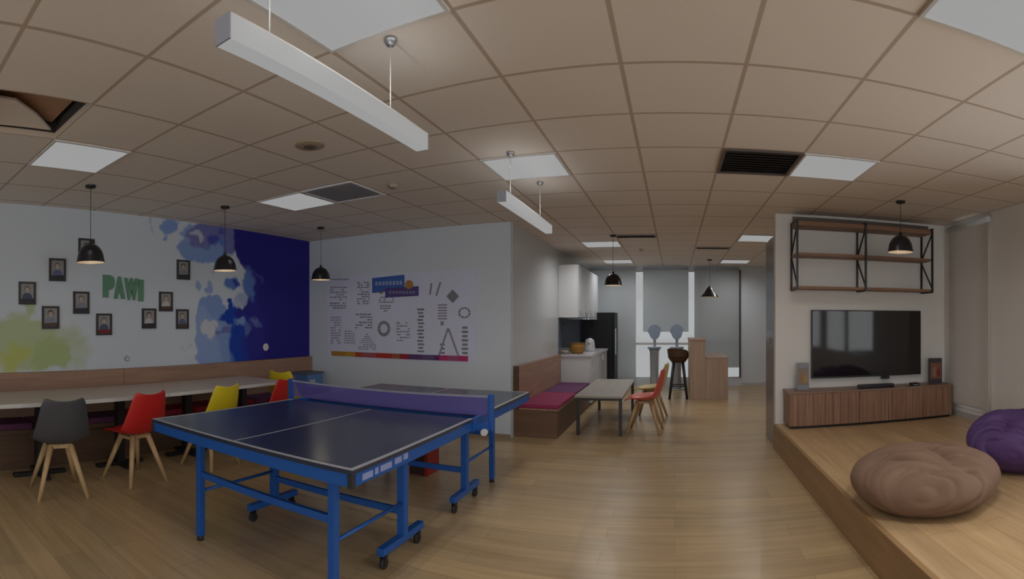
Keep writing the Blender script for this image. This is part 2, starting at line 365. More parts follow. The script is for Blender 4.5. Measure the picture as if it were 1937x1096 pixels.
window('window_8', .1, 3.2, .5, 2.6, YF-.12, mull_x=(1.65,))
# skirting
M_skirt = mat('skirting', (.50, .50, .50, 1), .4)
struct('baseboard_back', MB().box(WX1, XR, YB-.015, YB, 0, .07), M_skirt)
struct('baseboard_right', MB().box(XR-.015, XR, 3.3, YT, PZ, PZ+.08), M_skirt)
struct('baseboard_front', MB().box(-4.2, XK, YP-.012, YP, 0, .05), mat('skirting_wood', (.30, .22, .16, 1), .5))

def cloth_glow(m, amt=.5):
    n = m.node_tree.nodes; l = m.node_tree.links; p = n['Principled BSDF']; o = n['Material Output']
    t = n.new('ShaderNodeBsdfTranslucent'); t.inputs['Color'].default_value = (.75, .78, .80, 1); x = n.new('ShaderNodeMixShader'); x.inputs[0].default_value = amt
    l.new(p.outputs[0], x.inputs[1]); l.new(t.outputs[0], x.inputs[2]); l.new(x.outputs[0], o.inputs['Surface'])
cloth_glow(M_blind, .45); cloth_glow(M_blindw, .12)
def blind(name, label, x0, x1, zb, y, m, ax='Y', cas=None, zt=2.62):
    """roller blind: fabric, tube, bottom bar"""
    c = ((x0+x1)/2, y, zb) if ax == 'Y' else (y, (x0+x1)/2, zb)
    r = thing(name, label, 'blind', c)
    def bx(t0, t1, a, b):
        return (x0, x1, y+t0, y+t1, a, b) if ax == 'Y' else (y+t0, y+t1, x0, x1, a, b)
    box_obj('fabric', bx(-.002, .002, zb+.02, zt-.02), m, r)
    box_obj('bottom_bar', bx(-.010, .010, zb, zb+.025), M_frame_w, r, bev=.004)
    tb = MB()
    if ax == 'Y': tb.tube((x0, y, zt), (x1, y, zt), .03)
    else: tb.tube((y, x0, zt), (y, x1, zt), .035)
    obj('roller', tb, cas or m, r, world=True)
    return r
blind('roller_blind', 'grey roller blind beside the black fridge, drawn down to the floor', -1.92, -.86, .10, YB-.06, M_blind)
blind('roller_blind', 'grey roller blind in the middle of the far window, stopping above the sill rail', -.70, .31, 1.22, YB-.06, M_blind)
blind('roller_blind', 'grey roller blind behind the wooden bar counter, drawn almost to the floor', .44, 1.44, .42, YB-.06, M_blind)
blind('roller_blind', 'taupe roller blind on the side wall right of the television', 4.73, 5.60, .44, XR-.05, M_blindw, ax='X', cas=mat('pale_cassette', (.62, .66, .68, 1), .4), zt=2.60)
tag(box_obj('window_rail', (1.445, 1.475, YB-.05, YB-.02, .2, 2.6), M_black, world=False), 'thin dark upright rail at the right edge of the far window', 'rail')

# ------------------------------------------------------------------ ceiling lamps
def spot(x, y, z, w, ang=165, name='lamp_light', col=(1, .985, .97), parent=None):
    l = bpy.data.lights.new(name, 'SPOT'); l.energy = w; l.spot_size = math.radians(ang); l.spot_blend = 1; l.shadow_soft_size = 0; l.color = col
    o = bpy.data.objects.new(name, l); col_link(o); o.location = (x, y, z)
    if parent:
        o.parent = parent; o.location = Vector((x, y, z))-parent.location
    return o
def panel(c, r, label, power=1.0):
    x0, x1, y0, y1 = cell(c, r); t = thing('ceiling_light', label, 'ceiling light', ((x0+x1)/2, (y0+y1)/2, ZC-.012), group=None)
    z0, z1 = ZC-.012, ZC
    fb = MB().box(x0+.004, x1-.004, y0+.004, y0+.02, z0, z1).box(x0+.004, x1-.004, y1-.02, y1-.004, z0, z1).box(x0+.004, x0+.02, y0+.02, y1-.02, z0, z1).box(x1-.02, x1-.004, y0+.02, y1-.02, z0, z1)
    obj('frame', fb, M_edge, t, world=True)
    box_obj('diffuser', (x0+.02, x1-.02, y0+.02, y1-.02, z0+.003, z1), M_diff, t)
    if power:
        for sx in (.25, .75):
            for sy in (.25, .75): spot(x0+.6*sx, y0+.6*sy, ZC-.02, SPOT_W*power, parent=t)
for c, r, lb, pw in ((-1, -1, 'square lit ceiling panel above the near hanging tube light', 1.6), (-5, -1, 'square lit ceiling panel at the far left, near the open ceiling hatch', .3),
        (-5, 3, 'square lit ceiling panel beside the grey ceiling grille over the mural end', .6), (-1, 3, 'square lit ceiling panel at the near end of the far hanging tube light', 3.2),
        (3, 3, 'square lit ceiling panel beside the dark louvred grille', 3), (3, -1, 'square lit ceiling panel in the top right corner, over the platform', 7),
        (-1, 10, 'lit ceiling panel over the low dining table, nearer of two in line', 5.5), (-1, 14, 'lit ceiling panel nearest the fridge', 4.5),
        (3, 9, 'lit ceiling panel behind the television wall, nearer of two', 5.5), (3, 14, 'lit ceiling panel by the far window, right of the flared lamp', 4)):
    panel(c, r, lb, pw)
def linear(x, y0, y1, ya, yb, label):
    w, h, zb = .062, .075, ZC-.405
    t = thing('linear_pendant', label, 'hanging light', (x, (y0+y1)/2, zb))
    cap = mat('lamp_cap', (.30, .31, .36, 1), .4)
    box_obj('diffuser', (x-w/2, x+w/2, y0+.006, y1-.006, zb, zb+h), M_diff, t)
    box_obj('end_cap', (x-w/2-.002, x+w/2+.002, y0, y0+.006, zb, zb+h+.004), cap, t); box_obj('end_cap', (x-w/2-.002, x+w/2+.002, y1-.006, y1, zb, zb+h+.004), cap, t)
    box_obj('housing', (x-w/2, x+w/2, y0+.006, y1-.006, zb+h, zb+h+.006), M_edge, t)
    for y in (ya, yb):
        obj('suspension_wire', MB().tube((x, y, zb+h+.006), (x, y, ZC-.01), .0025, n=6), M_edge, t, world=True)
        obj('ceiling_cup', MB().lathe([(0, -.03), (.018, -.03), (.03, -.012), (.03, 0), (0, 0)], 20, (x, y, ZC)), M_alu, t, world=True)
    for k in range(5):
        y = y0+(y1-y0)*(k+.5)/5; spot(x, y, zb-.01, SPOT_W*.9, 170, parent=t)
        o = spot(x, y, zb+h+.015, SPOT_W*.18, 175, parent=t, col=(.9, .96, 1)); o.rotation_euler = (math.pi, 0, 0)  # unseen upward spots, added above the housing to brighten the ceiling
linear(-1.18, .98, 2.22, 1.18, 1.92, 'long glowing tube light hanging over the near half of the table tennis table')
linear(-1.18, 3.38, 4.75, 3.58, 4.42, 'long glowing tube light hanging in front of the corner of the poster wall')

# black dome pendants
def pendant(x, y, zb, r, label, cone=False):
    t = thing('pendant_lamp', label, 'pendant lamp', (x, y, zb), group='black dome pendant lamps')
    h = r*1.3
    if cone: h = r*1.05
    if cone: prof = [(r, 0), (r*.93, h*.10), (r*.62, h*.42), (r*.42, h*.72), (r*.26, h*.95), (r*.16, h)]
    else: prof = [(r, 0), (r*.99, h*.04)] + [(r*.95*math.cos(a_)**.9, h*(.06+.94*math.sin(a_))) for a_ in [k_*math.pi/2/9*.94 for k_ in range(1, 10)]]
    th = .006
    inner = [(a-th, b) for a, b in prof][::1]
    prof.append((r*.08, h))
    b = MB().lathe(prof, 40, mi=0); b.lathe([(prof[0][0], 0), (prof[0][0]-th, 0)], 40, mi=1); b.lathe(inner, 40, mi=1)
    obj('lamp_shade', b, [mat('lamp_black_enamel', (.012, .012, .016, 1), .22), mat('lamp_inner_cream', (.42, .36, .28, 1), .5)], t, recalc=False)
    obj('socket', MB().tube((0, 0, h-.005), (0, 0, h+.03), r*.15, r*.10, 16), M_black, t)
    obj('bulb', MB().lathe([(.001, r*.25), (.022, r*.32), (.03, r*.5), (.02, r*.75), (.012, r*.95)], 16), mat('lit_bulb', (.8, .7, .5, 1), .5, emit=(1, .85, .65, .4)), t)
    obj('cord', MB().tube((0, 0, h+.03), (0, 0, ZC-zb-.02), .0028, n=6), M_black, t)
    obj('ceiling_rose', MB().lathe([(0.001, -.025), (.045, -.022), (.05, -.004), (.05, 0), (.001, 0)], 24, (0, 0, ZC-zb)), M_black, t)
    l = bpy.data.lights.new('bulb_light', 'POINT'); l.energy = .5; l.color = (1, .86, .68); l.shadow_soft_size = 0; lo = bpy.data.objects.new('bulb_light', l); col_link(lo); lo.parent = t; lo.location = (0, 0, r*.2)
pendant(-4.25, 1.99, 1.99, .132, 'black dome pendant lamp above the dark grey chair, before the white mural wall')
pendant(-4.25, 3.57, 2.0, .127, 'black dome pendant lamp in front of the light blue paint splash')
pendant(-4.30, 5.25, 2.0, .127, 'black dome pendant lamp by the corner, overlapping the poster edge')
pendant(-.88, 7.35, 1.97, .130, 'black dome pendant lamp over the low dining table by the white wall cabinets')
pendant(.70, 10.3, 1.94, .185, 'flared black pendant lamp hanging in front of the far window blinds', cone=True)
pendant(2.25, 4.80, 2.165, .135, 'black dome pendant lamp in front of the wall shelf')

# ceiling fittings
def grille(c, r, label, m, frac=(0, 1, 0, 1), n=9, back=None):
    x0, x1, y0, y1 = cell(c, r); X = x1-x0; Y = y1-y0; x0, x1, y0, y1 = x0+X*frac[0]+.008, x0+X*frac[1]-.008, y0+Y*frac[2]+.008, y0+Y*frac[3]-.008
    t = thing('ceiling_grille', label, 'ceiling vent', ((x0+x1)/2, (y0+y1)/2, ZC-.02))
    z0 = ZC-.014
    obj('frame', MB().box(x0, x1, y0, y0+.02, z0, ZC).box(x0, x1, y1-.02, y1, z0, ZC).box(x0, x0+.02, y0+.02, y1-.02, z0, ZC).box(x1-.02, x1, y0+.02, y1-.02, z0, ZC), m, t, world=True)
    box_obj('backing', (x0+.02, x1-.02, y0+.02, y1-.02, ZC-.003, ZC), back or M_black, t)
    sb = MB()
    for k in range(n):
        y = y0+.03+(y1-y0-.06)*(k+.5)/n; sb.prism([(x0+.02, y-.02, z0+.001), (x0+.02, y-.017, z0+.001), (x0+.02, y+.02, ZC-.003), (x0+.02, y+.017, ZC-.003)], (x1-x0-.04, 0, 0))
    obj('slats', sb, m, t, world=True)
grille(2, 3, 'dark louvred square grille in the ceiling beside a lit panel', mat('grille_brown', (.10, .075, .07, 1), .5))
grille(-4, 3, 'pale grey square grille in the ceiling, beside the lit panel over the mural', mat('grille_grey', (.66, .65, .70, 1), .5), n=14, back=mat('grille_back', (.55, .54, .58, 1), .6))
grille(0, 9, 'slim dark air diffuser in the ceiling over the low dining table', mat('diffuser_grey', (.22, .20, .19, 1), .5), (0, 1, .1, .5), n=4)
grille(2, 11, 'slim grey air diffuser in the ceiling near the far window', mat('diffuser_pale', (.36, .34, .33, 1), .5), (0, 1, .1, .5), n=4)
def disc(name, x, y, r, h, m, label, cat):
    t = thing(name, label, cat, (x, y, ZC-h))
    obj('body', MB().lathe([(.001, 0), (r*.55, 0), (r*.9, h*.35), (r, h*.8), (r, h), (.001, h)], 28), m, t)
    obj('centre', MB().lathe([(.001, -.004), (r*.4, -.003), (r*.45, .002), (.001, .002)], 20), mat('sensor_dark', (.12, .09, .06, 1), .5), t)
gxy = lambda c, r: (GX0+.6*c, GY0+.6*r)
disc('ceiling_speaker', *gxy(-2.49, 1.49), .105, .012, mat('speaker_tan', (.36, .29, .19, 1), .6), 'round brown ceiling speaker between the near tube light and the mural wall', 'ceiling speaker')
disc('smoke_detector', *gxy(-2.62, 3.56), .05, .03, mat('detector_tan', (.42, .33, .25, 1), .5), 'small round smoke detector beside the pale grey ceiling grille', 'smoke detector')
disc('sprinkler', *gxy(.47, 11.6), .04, .03, mat('detector_tan', (.42, .33, .25, 1), .5), 'small sprinkler head in the ceiling beyond the dark air diffuser', 'sprinkler')

# ------------------------------------------------------------------ left wall: photographs, sign, outlets
def portrait(px, py, label, shirt, hair, lower=None, w=30, h=42):
    c = on_x(px, py, XL); d = math.hypot(c.x, c.y); hh = h*d/F/2; ww = abs(on_x(px+w/2, py, XL).y-c.y)
    t = thing('picture_frame', label, 'picture frame', (XL+.003, c.y, c.z), group='framed photographs on the mural wall')
    b = .022; fb = MB()
    for q in ((-ww, ww, hh-b, hh), (-ww, ww, -hh, -hh+b), (-ww, -ww+b, -hh+b, hh-b), (ww-b, ww, -hh+b, hh-b)): fb.box(0, .018, *q)
    obj('frame', fb, mat('frame_black', (.04, .036, .04, 1), .4), t)
    pb = MB(); x = .006; e = .002
    pb.box(0, x, -ww+b, ww-b, -hh+b, hh-b, 0)
    # person: shoulders, head, hair; a dark ground band at the foot
    sh = [(-.8, -.9), (.8, -.9), (.7, -.25), (.35, .02), (-.35, .02), (-.7, -.25)]; iw, ih = ww-b, hh-b
    pb.prism([(x, a*iw, q*ih) for a, q in sh], (e, 0, 0), 1)
    pb.prism([(x, -iw, -ih), (x, iw, -ih), (x, iw, -ih*.55), (x, -iw, -ih*.62)], (e*1.6, 0, 0), 3)
    for r_, cz, mi, ex in ((.46, .42, 2, e*1.3), (.36, .33, 4, e*2)):
        pb.prism([(x, math.cos(k*math.pi/8)*r_*iw, cz*ih+math.sin(k*math.pi/8)*r_*1.15*iw) for k in range(16)], (ex, 0, 0), mi)
    obj('photograph', pb, [mat('photo_ground', (.30, .29, .29, 1), .5), mat('shirt_%s' % shirt, {'blue': (.10, .12, .26, 1), 'navy': (.06, .08, .14, 1), 'grey': (.22, .23, .30, 1), 'white': (.5, .5, .5, 1)}[shirt], .6),
        mat('hair_%s' % hair, {'dark': (.06, .05, .05, 1), 'brown': (.16, .12, .09, 1)}[hair], .6),
        mat('band_%s' % (lower or 'dark'), {'dark': (.035, .035, .04, 1), 'red': (.22, .02, .03, 1), 'brown': (.09, .06, .04, 1)}[lower or 'dark'], .6), mat('photo_skin', (.42, .36, .31, 1), .6)], t)
for a in ((108, 511, 'framed photograph just left of the nearest pendant lamp, highest on the left side', 'blue', 'brown', None, 31, 43),
          (163, 473, 'framed photograph almost hidden behind the nearest pendant lamp shade', 'navy', 'dark', None, 30, 42),
          (51, 555, 'framed photograph farthest left, just above the green paint splash', 'navy', 'brown', None, 32, 43),
          (153, 573, 'framed photograph left of the green letters, just below the nearest pendant lamp', 'grey', 'brown', 'dark', 30, 42),
          (95, 601, 'framed photograph overlapping the edge of the green paint splash', 'grey', 'dark', 'brown', 32, 43),
          (196, 614, 'framed photograph with a red patch at its foot, below the green letters', 'navy', 'brown', 'red', 29, 41),
          (346, 511, 'framed photograph highest on the right side, left of the light blue splash', 'grey', 'dark', 'dark', 24, 37),
          (313, 571, 'framed photograph right of the green letters, the upper of the lower three', 'white', 'brown', 'brown', 25, 37),
          (281, 603, 'framed photograph lower right of the green letters, showing a bright white shirt', 'white', 'dark', 'dark', 26, 38),
          (344, 604, 'framed photograph low on the right, beside the pale blue paint wash', 'blue', 'brown', 'brown', 23, 37)):
    portrait(a[0], a[1], a[2], a[3], a[4], a[5], a[6], a[7])

def text_mesh(txt, size, ext=.01, off=0, space=1.0):
    cu = bpy.data.curves.new('t', 'FONT'); cu.body = txt; cu.size = size; cu.extrude = ext; cu.offset = off; cu.space_character = space; cu.align_x = 'CENTER'; cu.align_y = 'CENTER'
    o = bpy.data.objects.new('t', cu); col_link(o); dg = bpy.context.evaluated_depsgraph_get(); me = bpy.data.meshes.new_from_object(o.evaluated_get(dg))
    bpy.data.objects.remove(o); return me
# green cut-out letters
c = on_x(232, 543, XL); yl, yr = on_x(194, 543, XL).y, on_x(270, 543, XL).y; d = math.hypot(c.x, c.y); hgt = 42*d/F
t = thing('wall_letters', 'green cut-out letters on the white wall in the middle of the framed photographs', 'sign', (XL+.004, c.y, c.z))
lw = (yr-yl)/4
for k, ch in enumerate('PAWI'):
    me = text_mesh(ch, hgt*1.28, .008, .030)
    xs = [v.co.x for v in me.vertices]; ys_ = [v.co.y for v in me.vertices]; sx = (lw*(1.45 if ch == 'W' else .50 if ch == 'I' else 1.12))/(max(xs)-min(xs)); sy = hgt/(max(ys_)-min(ys_))
    cx_, cy_ = (max(xs)+min(xs))/2, (max(ys_)+min(ys_))/2
    yc = yl+(yr-yl)*(.14, .40, .70, .94)[k]-c.y
    for v in me.vertices:
        X_, Y_, Z_ = (v.co.x-cx_)*sx, (v.co.y-cy_)*sy, v.co.z
        v.co = (Z_+.008, yc+X_, Y_-.012*k)
    me.flip_normals() if False else None
    me.materials.clear(); me.materials.append(mat('letter_green', (.12, .27, .17, 1), .5))
    o = bpy.data.objects.new('letter', me); col_link(o); o.parent = t
def outlet(px, py, r, label, m):
    c = on_x(px, py, XL); t = thing('wall_socket', label, 'socket', (XL+.002, c.y, c.z))
    b = MB(); b.tube((0, 0, 0), (.012, 0, 0), r, r*.95, 24); obj('cover', b, m, t)
    b = MB(); b.tube((.012, 0, 0), (.015, 0, 0), r*.5, r*.5, 20); obj('insert', b, M_edge, t)
outlet(502, 657, .052, 'round white wall socket on the deep blue paint', mat('socket_white', (.75, .75, .75, 1), .4))
outlet(240, 679, .035, 'small grey wall socket low on the white mural wall above the bench back', mat('socket_grey', (.33, .35, .34, 1), .4))

# ------------------------------------------------------------------ left side: bench, tables, chairs
t = thing('wall_bench', 'long wooden bench with tall back panel along the mural wall', 'bench', (XL, 3.0, 0))
BY1 = YP-.015
bb = MB().box(XL+.005, XL+.07, -3.0, 2.82, .05, .915).box(XL+.005, XL+.07, 2.826, BY1, .05, .915)
obj('backrest', bb, M_wood, t, world=True)
box_obj('seat', (XL+.07, -4.78, -3.0, BY1, .36, .40), M_dwood, t); box_obj('base', (XL+.07, -4.84, -3.0, BY1, 0, .36), M_dwood, t)
cuts = (-1.2, .35, 1.62, 2.62, 3.55, 4.5, BY1-.02)
lbs = ('bench cushion nearest the camera, left end of the wall bench', 'plum seat cushion under the left white table, behind the grey chair', 'plum seat cushion on the wall bench between the grey and the red chair', 'crimson seat cushion on the wall bench behind the red chair', 'crimson seat cushion on the wall bench behind the nearer yellow chair', 'plum seat cushion at the corner end of the wall bench')
for k in range(6):
    o = box_obj('seat_cushion', (XL+.075, -4.77, cuts[k]+.01, cuts[k+1]-.01, .402, .462), (M_pur, M_pur, M_pur, M_rfab, M_rfab, M_pur)[k], world=False, bev=.02)
    tag(o, lbs[k], 'cushion', 'cushions on the wall bench')
def cafe_table(y0, y1, peds, label):
    x0, x1 = -5.08, -4.28
    t = thing('cafe_table', label, 'table', ((x0+x1)/2, (y0+y1)/2, 0))
    box_obj('tabletop', (x0, x1, y0, y1, .715, .735), M_top, t, bev=.003)
    obj('edge_band', MB().box(x1, x1+.006, y0, y1, .70, .736).box(x0, x1, y0-.004, y0, .70, .736).box(x0, x1, y1, y1+.004, .70, .736), M_edge, t, world=True)
    for y in peds:
        box_obj('pedestal', (-4.66, -4.58, y-.04, y+.04, .036, .684), M_black, t)
        b = MB().box(-4.82, -4.40, y-.035, y+.035, .002, .035, bev=.008); b.box(-4.655, -4.585, y-.26, y+.26, .002, .034, bev=.008); obj('base', b, M_black, t, world=True)
        box_obj('bracket', (-4.9, -4.4, y-.03, y+.03, .685, .70), M_black, t)
TB = []
cafe_table(1.15-1.7, 1.14, (-.1, .75), 'white-edged cafe table nearest the camera, at the left border')
cafe_table(1.15, 2.86, (1.63, 2.49), 'white-edged cafe table behind the grey chair, along the wall bench')
cafe_table(2.87, 4.52, (3.33, 4.15), 'white-edged cafe table behind the red and yellow chairs, nearer the corner')
for o in list(bpy.data.objects):    # pedestal feet straddle the bench front
    pass

def shell_mesh(w=1.0):
    prof = [(.235, .415), (.225, .438), (.18, .452), (.10, .444), (0, .436), (-.10, .436), (-.165, .452), (-.205, .50), (-.228, .57), (-.246, .65), (-.262, .74), (-.272, .815), (-.274, .835)]
    half = [.15, .185, .215, .235, .243, .245, .245, .240, .228, .212, .195, .175, .150]
    curl = [0, .0, .01, .03, .045, .055, .065, .07, .065, .055, .045, .035, .03]
    bm = bmesh.new(); rows = []; n = 12
    for i, ((y, z), h, c) in enumerate(zip(prof, half, curl)):
        a, b = prof[max(0, i-1)], prof[min(len(prof)-1, i+1)]; tx, tz = b[0]-a[0], b[1]-a[1]; L = math.hypot(tx, tz); nx, nz_ = tz/L, -tx/L   # normal towards the sitter
        row = []
        for k in range(n+1):
            u = -1+2*k/n; e = abs(u)**2.6*c
            dip = 0
            if i >= 11: dip = -.012*(1-u*u)*(i-10)
            row.append(bm.verts.new((u*h*w, y+nx*e, z+nz_*e+dip)))
        rows.append(row)
    for i in range(len(rows)-1):
        for k in range(n):
            f = bm.faces.new((rows[i][k], rows[i][k+1], rows[i+1][k+1], rows[i+1][k])); f.smooth = True
    return bm
def make_chair(label, m, group):   # shell, pad, frame and four legs
    t = thing('tulip_chair', label, 'chair', group=group)
    o = obj('seat_shell', shell_mesh(), m, t)
    md = o.modifiers.new('thick', 'SOLIDIFY'); md.thickness = .014; md.offset = 0; md = o.modifiers.new('smooth', 'SUBSURF'); md.levels = 1; md.render_levels = 2
    b = MB(); prof = [(.001, 0), (.14, 0), (.175, .008), (.185, .02), (.175, .032), (.12, .042), (.001, .045)]
    b.lathe([(r, z) for r, z in prof], 28, (0, .02, .436)); obj('seat_pad', b, m, t)
    for sx in (-1, 1):
        for sy in (-1, 1): obj('leg', MB().tube((sx*.085, sy*.085-.01, .415), (sx*.205, sy*.215-.01, 0), .028, .016, 14), M_leg, t)
    fr = MB(); fr.box(-.10, .10, -.105, -.075, .395, .43).box(-.10, .10, .055, .085, .385, .41).box(-.1, -.07, -.09, .07, .385, .41).box(.07, .1, -.09, .07, .385, .41); obj('under_frame', fr, M_leg, t)
    return t
# chairs face the mural wall: local +Y (front) turned towards -X
def place(m, label, x, y, deg, group='tulip chairs at the wall tables'):
    t = make_chair(label, m, group); t.location = (x, y, 0); t.rotation_euler = (0, 0, math.radians(deg)); return t
place(M_grey, 'dark grey shell chair with wooden legs, nearest the left border', -4.09, 1.61, 80)
place(M_red, 'red shell chair with wooden legs between the grey and yellow chairs', -4.12, 2.37, 97)
place(M_yel, 'yellow shell chair with wooden legs, half hidden by the table tennis table corner', -4.12, 3.26, 97)
place(M_red, 'red shell chair seen just left of the far net post', -4.12, 4.10, 100)
place(M_yel, 'yellow shell chair farthest along, behind the second red chair', -4.52, 4.92, 6)
# plastic tub in the corner, on the bench cushion
t = thing('storage_tub', 'light blue plastic tub with dark lid on the bench end in the corner', 'storage box', (-4.95, 5.74, .464))
obj('body', MB().prism([(-.14, -.17, 0), (.14, -.17, 0), (.14, .17, 0), (-.14, .17, 0)], (0, 0, .22)), mat('tub_blue', (.10, .22, .52, 1), .35), t)
box_obj('lid', (-.155, .155, -.185, .185, .22, .25), mat('tub_lid', (.10, .12, .16, 1), .4), t, world=False, bev=.006)
box_obj('label_plate', (.14, .146, -.12, .0, .05, .15), mat('tub_label', (.45, .5, .5, 1), .5), t, world=False)

# ------------------------------------------------------------------ poster wall board
def bp(px, py): return on_y(px, py, YP)
pt, pbm = 2.115, .93; pxl, pxr = bp(620, 600).x, bp(902, 600).x
t = thing('wall_poster', 'wide pale poster of small grey diagrams with a blue title and a coloured strip below', 'poster', ((pxl+pxr)/2, YP-.002, (pt+pbm)/2))
M_board = mat('poster_paper', (.64, .655, .80, 1), .45, noise_amt=.02)
box_obj('board', (pxl, pxr, YP-.010, YP-.002, pbm, pt), M_board, t)
yb_ = YP-.0105
M_ink = mat('poster_ink', (.20, .20, .235, 1), .6); M_ink2 = mat('poster_faint_ink', (.28, .27, .33, 1), .6)
def pq(b, x0, y0, x1, y1, sk=0, mi=0, y=None):    # small rectangle given in photo pixels, lying on the board
    a = bp(x0, y0); c_ = bp(x1, y1); y = y or yb_
    b.box(a.x, c_.x, y-.0015, y+.0005, min(a.z, c_.z), max(a.z, c_.z), mi)
R = random.Random(7)
def dashes(x0, y0, x1, y1, step, seg, mi=0, fill=.8):
    b = MB(); y = y0
    while y < y1:
        x = x0+R.uniform(0, 2)
        while x < x1:
            w = R.uniform(seg*.5, seg*1.3)
            if R.random() < fill: pq(b, x, y, min(x+w, x1), y+step*.42)
            x += w+1.3
        y += step
    return b
def art(name, b, m=None): return obj(name, b, m or M_ink, t, world=True)
def text_part(name, blocks, m):
    b = MB()
    for q in blocks:
        fill = q[6] if len(q) > 6 else .8; y = q[1]
        while y < q[3]:
            x = q[0]+R.uniform(0, 2)
            while x < q[2]:
                w = R.uniform(q[5]*.5, q[5]*1.3)
                if R.random() < fill: pq(b, x, y, min(x+w, q[2]), y+q[4]*.5)
                x += w+1.3
            y += q[4]
    art(name, b, m)
text_part('printed_text', [(626, 528, 662, 532, 4, 4), (624, 573, 655, 585, 4.4, 5), (676, 534, 700, 575, 4.4, 5), (672, 594, 705, 620, 5, 6), (716, 562, 746, 572, 4.4, 5), (718, 578, 740, 590, 4.6, 5)], M_ink)
text_part('faint_text', [(624, 543, 657, 570, 4.6, 6), (626, 600, 646, 652, 4.8, 5), (651, 626, 672, 648, 4.4, 5), (750, 610, 776, 645, 5.5, 6, .65)], M_ink2)
# diagrams
def ring(px, py, rx, ry, w=.42, n=14):
    b = MB()
    for k in range(n):
        a0, a1 = 2*math.pi*k/n, 2*math.pi*(k+.86)/n; P_ = []
        for a, f in ((a0, 1), (a1, 1), (a1, 1-w), (a0, 1-w)):
            q = bp(px+math.cos(a)*rx*f, py+math.sin(a)*ry*f); P_.append((q.x, yb_-.0015, q.z))
        b.prism(P_, (0, .002, 0))
    return b
def strk(pts, wpx=2.2):
    b = MB()
    for (x0, y0), (x1, y1) in zip(pts, pts[1:]):
        p_, q_ = bp(x0, y0), bp(x1, y1); p_.y = q_.y = yb_-.0008; b.bar(p_, q_, .002 if False else .012, .012) if False else None
        d_ = (q_-p_).normalized(); n_ = Vector((-d_.z, 0, d_.x))*wpx*.0067/2
        b.prism([p_+n_, q_+n_, q_-n_, p_-n_], (0, -.0012, 0))
    return b
art('diagram', ring(727, 622, 12, 15)); art('diagram', ring(879, 592, 12, 11, .3, 8))
b = MB(); q = [bp(857, 548), bp(869, 561), bp(857, 574), bp(845, 561)]; b.prism([(v.x, yb_-.0015, v.z) for v in q], (0, .002, 0)); art('diagram', b)
art('diagram', strk([(817, 536), (814, 558)], 3.5)); art('diagram', strk([(834, 534), (826, 560)], 3.5))
b = dashes(678, 652, 712, 664, 4, 6); y = 632
for k in range(5): pq(b, 695-2-k*3, 632+k*4, 695+2+k*3, 633.8+k*4)
art('diagram', b)
b = MB()
for k in range(13): pq(b, 790+(k % 3), 584+k*6.6, 803-(k % 2)*2, 587.6+k*6.6)
art('diagram', b)
b = MB()
for k in range(6): pq(b, 829, 576+k*5.2, 846, 578.6+k*5.2)
pq(b, 834, 608, 840, 616); art('diagram', b, M_ink2)
b = strk([(848, 622), (828, 682)], 4); art('diagram', b, M_ink2); art('diagram', strk([(849, 622), (870, 680)], 4), M_ink2)
b = MB()
for k in range(4): pq(b, 833+(k % 2), 650+k*8, 842, 654+k*8)
art('diagram', b)
b = MB()
for k in range(7): pq(b, 875-(k % 2), 618+k*8, 885+(k % 2), 622.5+k*8)
art('diagram', b)
# title banners
def banner(px0, py0, px1, py1, tilt, m, name, yo):
    a, c_ = bp(px0, py0), bp(px1, py1); b = MB(); dz = tilt
    b.prism([(a.x, yo, c_.z-dz), (c_.x, yo, c_.z+dz), (c_.x, yo, a.z+dz), (a.x, yo, a.z-dz)], (0, .003, 0)); return art(name, b, m)
M_tb = mat('title_blue', (.045, .12, .42, 1), .5); M_tp = mat('title_purple', (.085, .05, .22, 1), .5); M_tw = mat('title_letters', (.30, .36, .56, 1), .5); M_to = mat('title_orange', (.42, .20, .035, 1), .5)
bo = banner(705, 525, 766, 551, .012, M_tb, 'title_banner', yb_-.005)
bs = banner(730, 545, 793, 561, .006, M_tp, 'subtitle_banner', yb_-.009)
b = MB()
for k in range(8): pq(b, 711+k*6.6, 533.5-(k*.25), 715.6+k*6.6, 540.5-(k*.25), y=yb_-.0062)
art('title_lettering', b, M_tw)
b = MB()
for k in range(8): pq(b, 737+k*6.4, 551, 741.5+k*6.4, 556, y=yb_-.0102)
art('subtitle_lettering', b, mat('subtitle_letters', (.22, .2, .32, 1), .5))
b = MB(); q = bp(775, 539); b.tube((q.x, yb_-.012, q.z), (q.x, yb_-.001, q.z), .06, .06, 20); art('orange_badge', b, M_to)
b = MB(); q = bp(722, 552); b.tube((q.x, yb_-.004, q.z), (q.x, yb_-.001, q.z), .035, .035, 16); art('orange_badge', b, M_to)
# coloured strip
segs = [(628, 655, (.42, .20, .03, 1)), (655, 673, (.48, .27, .03, 1)), (673, 686, (.42, .06, .02, 1)), (686, 712, (.36, .09, .10, 1)), (712, 742, (.42, .03, .02, 1)), (742, 757, (.36, .10, .06, 1)), (757, 774, (.34, .015, .03, 1)), (774, 800, (.10, .04, .16, 1)), (800, 822, (.13, .08, .2, 1)), (822, 832, (.10, .02, .13, 1)), (832, 848, (.44, .03, .14, 1)), (848, 868, (.34, .08, .19, 1)), (868, 886, (.46, .025, .14, 1))]
for k, (a, c_, cl) in enumerate(segs):
    b = MB(); x0 = bp(a, 680).x; x1 = bp(c_, 680).x; b.box(x0, x1, yb_-.004, yb_+.0005, .94, 1.01); art('colour_segment', b, mat('strip_%d' % k, cl, .5))

